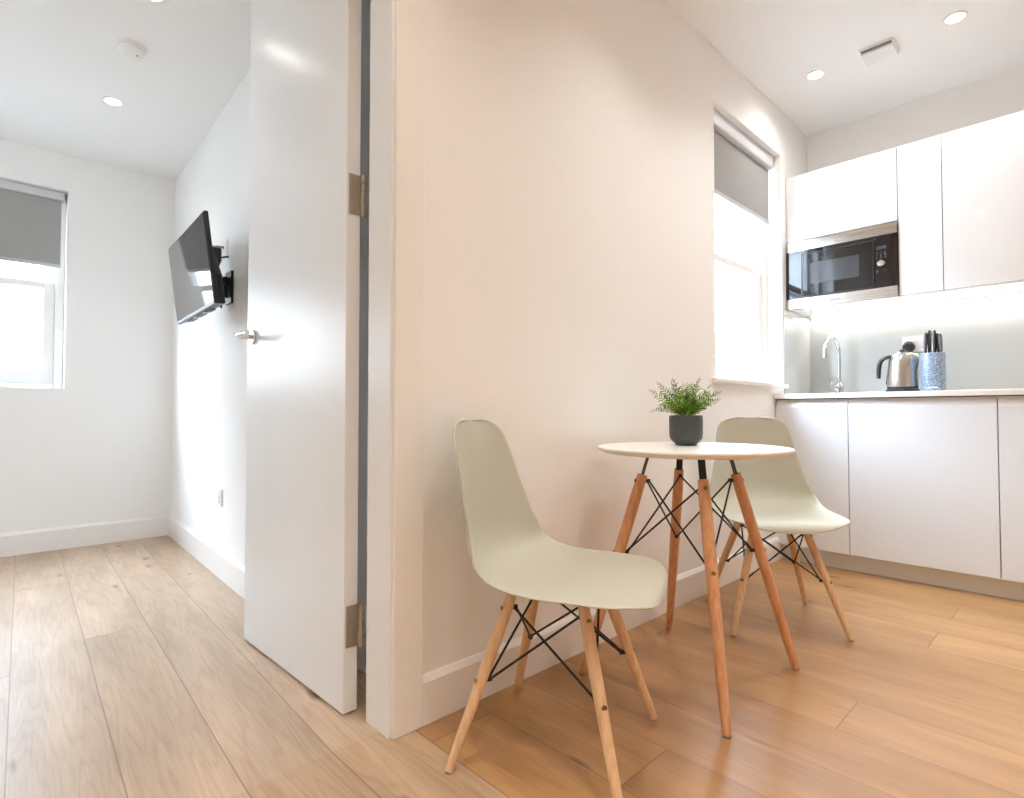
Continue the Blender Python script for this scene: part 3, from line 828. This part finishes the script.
def make_chair(label, group):
    t = thing('dining_chair', label, 'chair', (0, 0, 0), 0, group)
    o = fin('seat_shell', shell_bm(), M['shell'], t, smooth=True, angle=80)
    so_ = o.modifiers.new('solid', 'SOLIDIFY'); so_.thickness = .0065; so_.offset = 1
    sb = o.modifiers.new('sub', 'SUBSURF'); sb.levels = 1; sb.render_levels = 1
    corners = [(1, 1), (1, -1), (-1, -1), (-1, 1)]
    foots = [Vector((.200*a, .2075*b, .003)) for a, b in corners]
    tops = [Vector((.090*a, .094*b, .386)) for a, b in corners]
    def on(i, z):
        k = (z-.003)/.383
        return foots[i] + (tops[i]-foots[i])*k
    for i in range(4):
        lg = wood_leg(t, foots[i], tops[i], .0105, .0145, M['beech'], None)
        a, b = corners[i]
        bm = bmesh.new(); tube(bm, [(foots[i].x, foots[i].y, .0), (foots[i].x, foots[i].y, .005)], .009, 16)
        fin('foot_glide', bm, M['greypl'], lg, smooth=True)
        d = Vector((a, b, 0)).normalized()
        for z in (.357, .195):
            p = on(i, z)
            bm = bmesh.new(); tube(bm, [p+d*.0125, p+d*.0158], .0062, 14)
            tube(bm, [p+d*.0150, p+d*.0164], .0028, 8)
            fin('bolt', bm, M['led2'], lg, smooth=True)
            bm = bmesh.new(); tube(bm, [p-d*.012, p-d*.026], .0058, 10)
            fin('bolt_nut', bm, M['black'], lg, smooth=True)
        # steel strap rising from the slot in the leg to the underside of the seat
        bm = bmesh.new()
        p0 = on(i, .355); p1 = tops[i]+Vector((0, 0, .004)); p2 = p1 + Vector((-.006*a, -.006*b, .008)); p3 = p1+Vector((-.030*a, -.032*b, .010))
        tube(bm, [p0, p1, p2, p3], .0052, 8)
        fin('seat_bracket', bm, M['black'], t, smooth=True)
        bm = bmesh.new(); c_ = p3 + Vector((-.004*a, -.004*b, .001))
        lathe(bm, [(0, 0), (.013, 0), (.016, .002), (.016, .005), (0, .005)], 20, (c_.x, c_.y, c_.z-.002))
        fin('rubber_mount', bm, M['black'], t, smooth=True)
    for i in range(4):
        j = (i+1) % 4
        di = Vector((corners[i][0], corners[i][1], 0)).normalized(); dj = Vector((corners[j][0], corners[j][1], 0)).normalized()
        for (p, q, dp, dq, off) in ((i, j, di, dj, .0235), (j, i, dj, di, .0175)):
            a_ = on(p, .357) - dp*off; b_ = on(q, .195) - dq*off
            bm = bmesh.new(); tube(bm, [a_, b_], .0030, 8)
            fin('brace_rod', bm, M['black'], t, smooth=True)
    return t
ch1 = make_chair('pale sage dining chair nearest the camera, left of the round table', 'pale sage shell chairs')
ch1.location = (1.078, .945, 0); ch1.rotation_euler = (0, 0, R(-67))
ch2 = dup(ch1, (2.341, .912, 0), R(-140), 'pale sage dining chair behind the round table, by the kitchen units')

# ------------------------------------------------------------------ table
TC = (1.680, .903)
tb = thing('round_table', 'small round white table on four splayed wooden legs', 'table', (TC[0], TC[1], 0))
bm = bmesh.new()
lathe(bm, [(0, .7005), (.268, .7005), (.285, .7045), (.296, .710), (.3005, .7155), (.2995, .7195), (.296, .7215), (0, .7215)], 96)
fin('tabletop', bm, M['tabletop'], tb, smooth=True, angle=25)
feet = [Vector(floor_) for floor_ in ((1.408, .665, .003), (1.939, .682, .003), (1.944, 1.144, .003), (1.413, 1.140, .003))]
cen_t = Vector((1.676, .908, 0))
tfeet = [Vector((f.x-TC[0], f.y-TC[1], .003)) for f in feet]
cc = Vector((cen_t.x-TC[0], cen_t.y-TC[1], 0))
ttops = [Vector((cc.x+(f.x-cc.x)*.44, cc.y+(f.y-cc.y)*.44, .632)) for f in tfeet]
def ton(i, z): return tfeet[i] + (ttops[i]-tfeet[i])*((z-.003)/.629)
for i in range(4):
    lg = wood_leg(tb, tfeet[i], ttops[i], .0125, .0175, M['beecht'], None)
    d = (tfeet[i]-cc); d.z = 0; d.normalize()
    bm = bmesh.new(); tube(bm, [(tfeet[i].x, tfeet[i].y, 0), (tfeet[i].x, tfeet[i].y, .005)], .011, 16)
    fin('foot_glide', bm, M['greypl'], lg, smooth=True)
    for z in (.612, .385):
        p = ton(i, z)
        bm = bmesh.new(); tube(bm, [p+d*.0155, p+d*.0192], .0065, 14); tube(bm, [p+d*.018, p+d*.0198], .0028, 8)
        fin('bolt', bm, M['led2'], lg, smooth=True)
        bm = bmesh.new(); tube(bm, [p-d*.015, p-d*.030], .006, 10)
        fin('bolt_nut', bm, M['black'], lg, smooth=True)
    # flat steel strap from the slot up to the tabletop
    side = Vector((-d.y, d.x, 0))
    p0 = ton(i, .600); p1 = ton(i, .632); p2 = p1 + (ttops[i]-tfeet[i]).normalized()*.068; p2.z = .6985
    bm = bmesh.new(); w_, th = .0135, .0022
    q = []
    for p in (p0, p2):
        for (s1, s2) in ((-1, -1), (1, -1), (1, 1), (-1, 1)):
            q.append(bm.verts.new(p + side*s1*w_*.78 + d*s2*th))
    for f_ in ((0, 1, 2, 3), (4, 7, 6, 5), (0, 4, 5, 1), (1, 5, 6, 2), (2, 6, 7, 3), (3, 7, 4, 0)): bm.faces.new([q[k] for k in f_])
    fin('steel_strap', bm, M['black'], tb)
for i in range(4):
    j = (i+1) % 4
    for (p, q_, off) in ((i, j, .0275), (j, i, .0205)):
        dp = (tfeet[p]-cc); dp.z = 0; dp.normalize(); dq = (tfeet[q_]-cc); dq.z = 0; dq.normalize()
        bm = bmesh.new(); tube(bm, [ton(p, .612)-dp*off, ton(q_, .385)-dq*off], .0030, 8)
        fin('brace_rod', bm, M['black'], tb, smooth=True)

# ------------------------------------------------------------------ potted fern
pf = thing('potted_fern', 'small green fern in a ribbed dark grey pot on the round table', 'plant', (1.731, .950, .722))
bm = bmesh.new()
n = 120
prof = [(.030, 0), (.034, .001), (.036, .006), (.046, .014), (.0515, .024), (.0535, .038), (.0540, .085), (.0540, .0985), (.0525, .1005), (.0510, .0985), (.0505, .085), (.030, .080), (.0, .080)]
rings = []
for (r_, z_) in prof:
    rib = .0009 if .012 < z_ < .088 and r_ > .0506 else 0
    rings.append([bm.verts.new(((r_+rib*math.cos(30*2*math.pi*k/n))*math.cos(2*math.pi*k/n), (r_+rib*math.cos(30*2*math.pi*k/n))*math.sin(2*math.pi*k/n), z_)) for k in range(n)])
for i in range(len(rings)-1):
    for k in range(n): bm.faces.new((rings[i][k], rings[i][(k+1) % n], rings[i+1][(k+1) % n], rings[i+1][k]))
bm.faces.new(rings[0][::-1]); bmesh.ops.remove_doubles(bm, verts=bm.verts[:], dist=1e-6)
fin('pot', bm, M['pot'], pf, smooth=True, angle=60)
bm = bmesh.new(); lathe(bm, [(0, .081), (.0500, .081), (.0500, .088), (.02, .092), (0, .093)], 40)
fin('soil', bm, M['soil'], pf, smooth=True)
rnd = random.Random(11)
def frond(az, length, rise, droop, wmax):
    bm = bmesh.new()
    d = Vector((math.cos(az), math.sin(az), 0)); sd = Vector((-d.y, d.x, 0))
    N_ = 15; tw = rnd.choice((-1, 1))*rnd.uniform(.35, .95)
    P_ = []
    for k in range(N_+1):
        t = k/N_
        h_ = length*(t*math.cos(rise)*(1+.25*t)); v_ = length*(t*math.sin(rise)) - droop*t**2.4
        P_.append(Vector((0, 0, .088)) + d*(h_+.004) + Vector((0, 0, v_)) + sd*.012*math.sin(t*2.2)*rnd.uniform(.6, 1))
    tube(bm, P_, [.0013-.0009*k/N_ for k in range(N_+1)], 5)
    for k in range(3, 17):
        t = k/16.0001; i0 = min(int(t*N_), N_-1); p = P_[i0].lerp(P_[i0+1], t*N_-i0)
        tg = (P_[i0+1]-P_[i0]).normalized()
        s2 = tg.cross(Vector((0, 0, 1)))
        s2 = sd if s2.length < .1 else s2.normalized()
        nn = s2.cross(tg).normalized()
        s2 = (s2*math.cos(tw) + nn*math.sin(tw)).normalized(); nn = s2.cross(tg).normalized()
        wl = wmax*math.sin(math.pi*min(1, (t*.93+.08)))**.75 + .003
        for s in (1, -1):
            dirn = (s2*s*.86 + tg*.50 + nn*rnd.uniform(-.08, .20)).normalized()
            side = tg*.9
            lw = .0023*(.6+.5*math.sin(math.pi*t))
            a = p; m1 = p+dirn*wl*.35; m2 = p+dirn*wl*.72; e = p+dirn*wl + Vector((0, 0, -.0018))
            v = [bm.verts.new(a-side*lw*.4), bm.verts.new(m1-side*lw+nn*.0004), bm.verts.new(m2-side*lw*.8), bm.verts.new(e),
                 bm.verts.new(m2+side*lw*.7), bm.verts.new(m1+side*lw), bm.verts.new(a+side*lw*.4)]
            bm.faces.new(v)
    return fin('frond', bm, M['leaf'], pf)
cam_az = math.atan2(.952, 1.725)
spec = []
for k in range(10): spec.append((2*math.pi*k/10+.2, rnd.uniform(.120, .145), R(rnd.uniform(48, 62)), rnd.uniform(.004, .014), .030))
for k in range(8): spec.append((2*math.pi*k/8+.5, rnd.uniform(.125, .145), R(rnd.uniform(66, 78)), rnd.uniform(.0, .006), .028))
for k in range(6): spec.append((2*math.pi*k/6+.8, rnd.uniform(.085, .105), R(rnd.uniform(44, 60)), rnd.uniform(.0, .01), .022))
for az_, le_, ri_, dr_, wm_ in ((cam_az+1.45, .125, 44, .062, .016), (cam_az+1.2, .12, 54, .050, .016), (cam_az-1.5, .135, 50, .012, .022),
                             (cam_az-1.3, .14, 60, .002, .024), (cam_az+1.75, .145, 60, .002, .024), (cam_az-1.8, .12, 46, .02, .02)):
    spec.append((az_, le_, R(ri_), dr_, wm_))
for s in spec: frond(*s)

# ------------------------------------------------------------------ outside
bm = bmesh.new(); prism(bm, [(1.2, 1.5), (90, 1.5), (90, 90), (-60, 90), (-60, 4.7), (1.2, 4.7)], -.4, -.3)
struct('ground', fin('paved_ground', bm, M['paving']), 'pale paving outside the windows', 'ground')
hb = thing('terraced_house', 'washed-out pale house across the street, seen washed out through the bedroom window', 'building', (2, 13, -.3))
bm = bmesh.new(); box(bm, -12, 14, 0, 6, 0, 6.2); fin('wall', bm, M['render'], hb)
bm = bmesh.new()
a = [bm.verts.new(p) for p in ((-12.3, -.3, 6.2), (-12.3, 3, 8.6), (-12.3, 6.3, 6.2), (14.3, -.3, 6.2), (14.3, 3, 8.6), (14.3, 6.3, 6.2))]
for f_ in ((0, 1, 2), (3, 5, 4), (0, 3, 4, 1), (1, 4, 5, 2), (0, 2, 5, 3)): bm.faces.new([a[k] for k in f_])
fin('roof', bm, M['slate'], hb)
for k in range(10):
    for z0 in (1.0, 3.8):
        x = -11.2+k*2.55
        bm = bmesh.new(); box(bm, x, x+1.1, -.04, .0, z0, z0+1.5); w_ = fin('house_window', bm, M['gloss'], hb)
        bm = bmesh.new(); box(bm, x+.08, x+.52, -.06, -.041, z0+.08, z0+1.42); box(bm, x+.58, x+1.02, -.06, -.041, z0+.08, z0+1.42)
        fin('pane', bm, M['extglass'], w_)

# ------------------------------------------------------------------ lights
def spot(x, y, z, power, col, size=120, blend=1.0):
    l = bpy.data.lights.new('downlight', 'SPOT'); l.energy = power; l.color = col
    l.spot_size = R(size); l.spot_blend = blend; l.shadow_soft_size = .035
    o = bpy.data.objects.new('downlight_lamp', l); COL.objects.link(o); o.location = (x, y, z)
    return o
WARM = (1, .905, .80); MID = (1, .985, .965); NEU = (1, .985, .98)
for (x, y) in DL_K:
    if x > 3: spot(x, y, ZC-.012, 20 if y > .9 else 30, MID, 160)
    elif x > 1: spot(x, y, ZC-.012, 36, MID)
    else: spot(x, y, ZC-.012, 48 if y > 0 else 104, WARM)
for (x, y) in DL_B: spot(x, y, ZB-.012, 12, NEU)
# light of the strip under the wall cabinets
l = bpy.data.lights.new('strip', 'AREA'); l.shape = 'RECTANGLE'; l.size = .016; l.size_y = .75; l.energy = 3.0; l.color = (1, .92, .82)
o = bpy.data.objects.new('strip_lamp', l); COL.objects.link(o); o.location = (3.845, .30, 1.4350)
l2 = l.copy(); l2.size_y = .50; l2.energy = 1.8
o = bpy.data.objects.new('strip_lamp', l2); COL.objects.link(o); o.location = (3.845, .965, 1.4350)
# daylight portals at the two windows (they only steer the sampling of the sky)
def portal(x0, x1, y, z0, z1):
    l = bpy.data.lights.new('portal', 'AREA'); l.shape = 'RECTANGLE'; l.size = x1-x0; l.size_y = z1-z0
    l.cycles.is_portal = True
    o = bpy.data.objects.new('window_portal', l); COL.objects.link(o)
    o.location = ((x0+x1)/2, y, (z0+z1)/2); o.rotation_euler = (R(-90), 0, 0)
portal(WX0, WX1, 1.50, WZ0, 1.97); portal(BX0, BX1, 4.62, BZ0, 1.75)

w = bpy.data.worlds.new('overcast'); S.world = w; w.use_nodes = True
bg = w.node_tree.nodes['Background']
tc = w.node_tree.nodes.new('ShaderNodeTexCoord'); sx = w.node_tree.nodes.new('ShaderNodeSeparateXYZ')
w.node_tree.links.new(tc.outputs['Generated'], sx.inputs[0])
cr = w.node_tree.nodes.new('ShaderNodeValToRGB'); w.node_tree.links.new(sx.outputs['Z'], cr.inputs[0])
cr.color_ramp.elements[0].color = (.73, .86, 1, 1); cr.color_ramp.elements[1].color = (.62, .79, 1, 1)
w.node_tree.links.new(cr.outputs[0], bg.inputs['Color'])
bg.inputs['Strength'].default_value = 42.0

# ------------------------------------------------------------------ camera
cam = bpy.data.cameras.new('camera'); co = bpy.data.objects.new('camera', cam); COL.objects.link(co)
f = 559.986
A = Vector((580, -14, -f)).normalized(); B = Vector((-541, -14, -f)).normalized(); U = A.cross(B).normalized(); B = U.cross(A)
co.matrix_world = Matrix.Translation((0, 0, .83)) @ Matrix((A, B, U)).to_4x4()
cam.sensor_width = 36; cam.lens = f*36/1024; cam.clip_start = .02
S.camera = co
vs = S.view_settings
S.display_settings.display_device = 'sRGB'
vs.view_transform = 'Standard'; vs.look = 'None'; vs.exposure = 0.0; vs.gamma = 1; vs.use_curve_mapping = False
S.cycles.max_bounces = 12; S.cycles.diffuse_bounces = 8; S.cycles.glossy_bounces = 5; S.cycles.transparent_max_bounces = 12
S.cycles.sample_clamp_indirect = 8
S.cycles.caustics_reflective = False; S.cycles.caustics_refractive = False
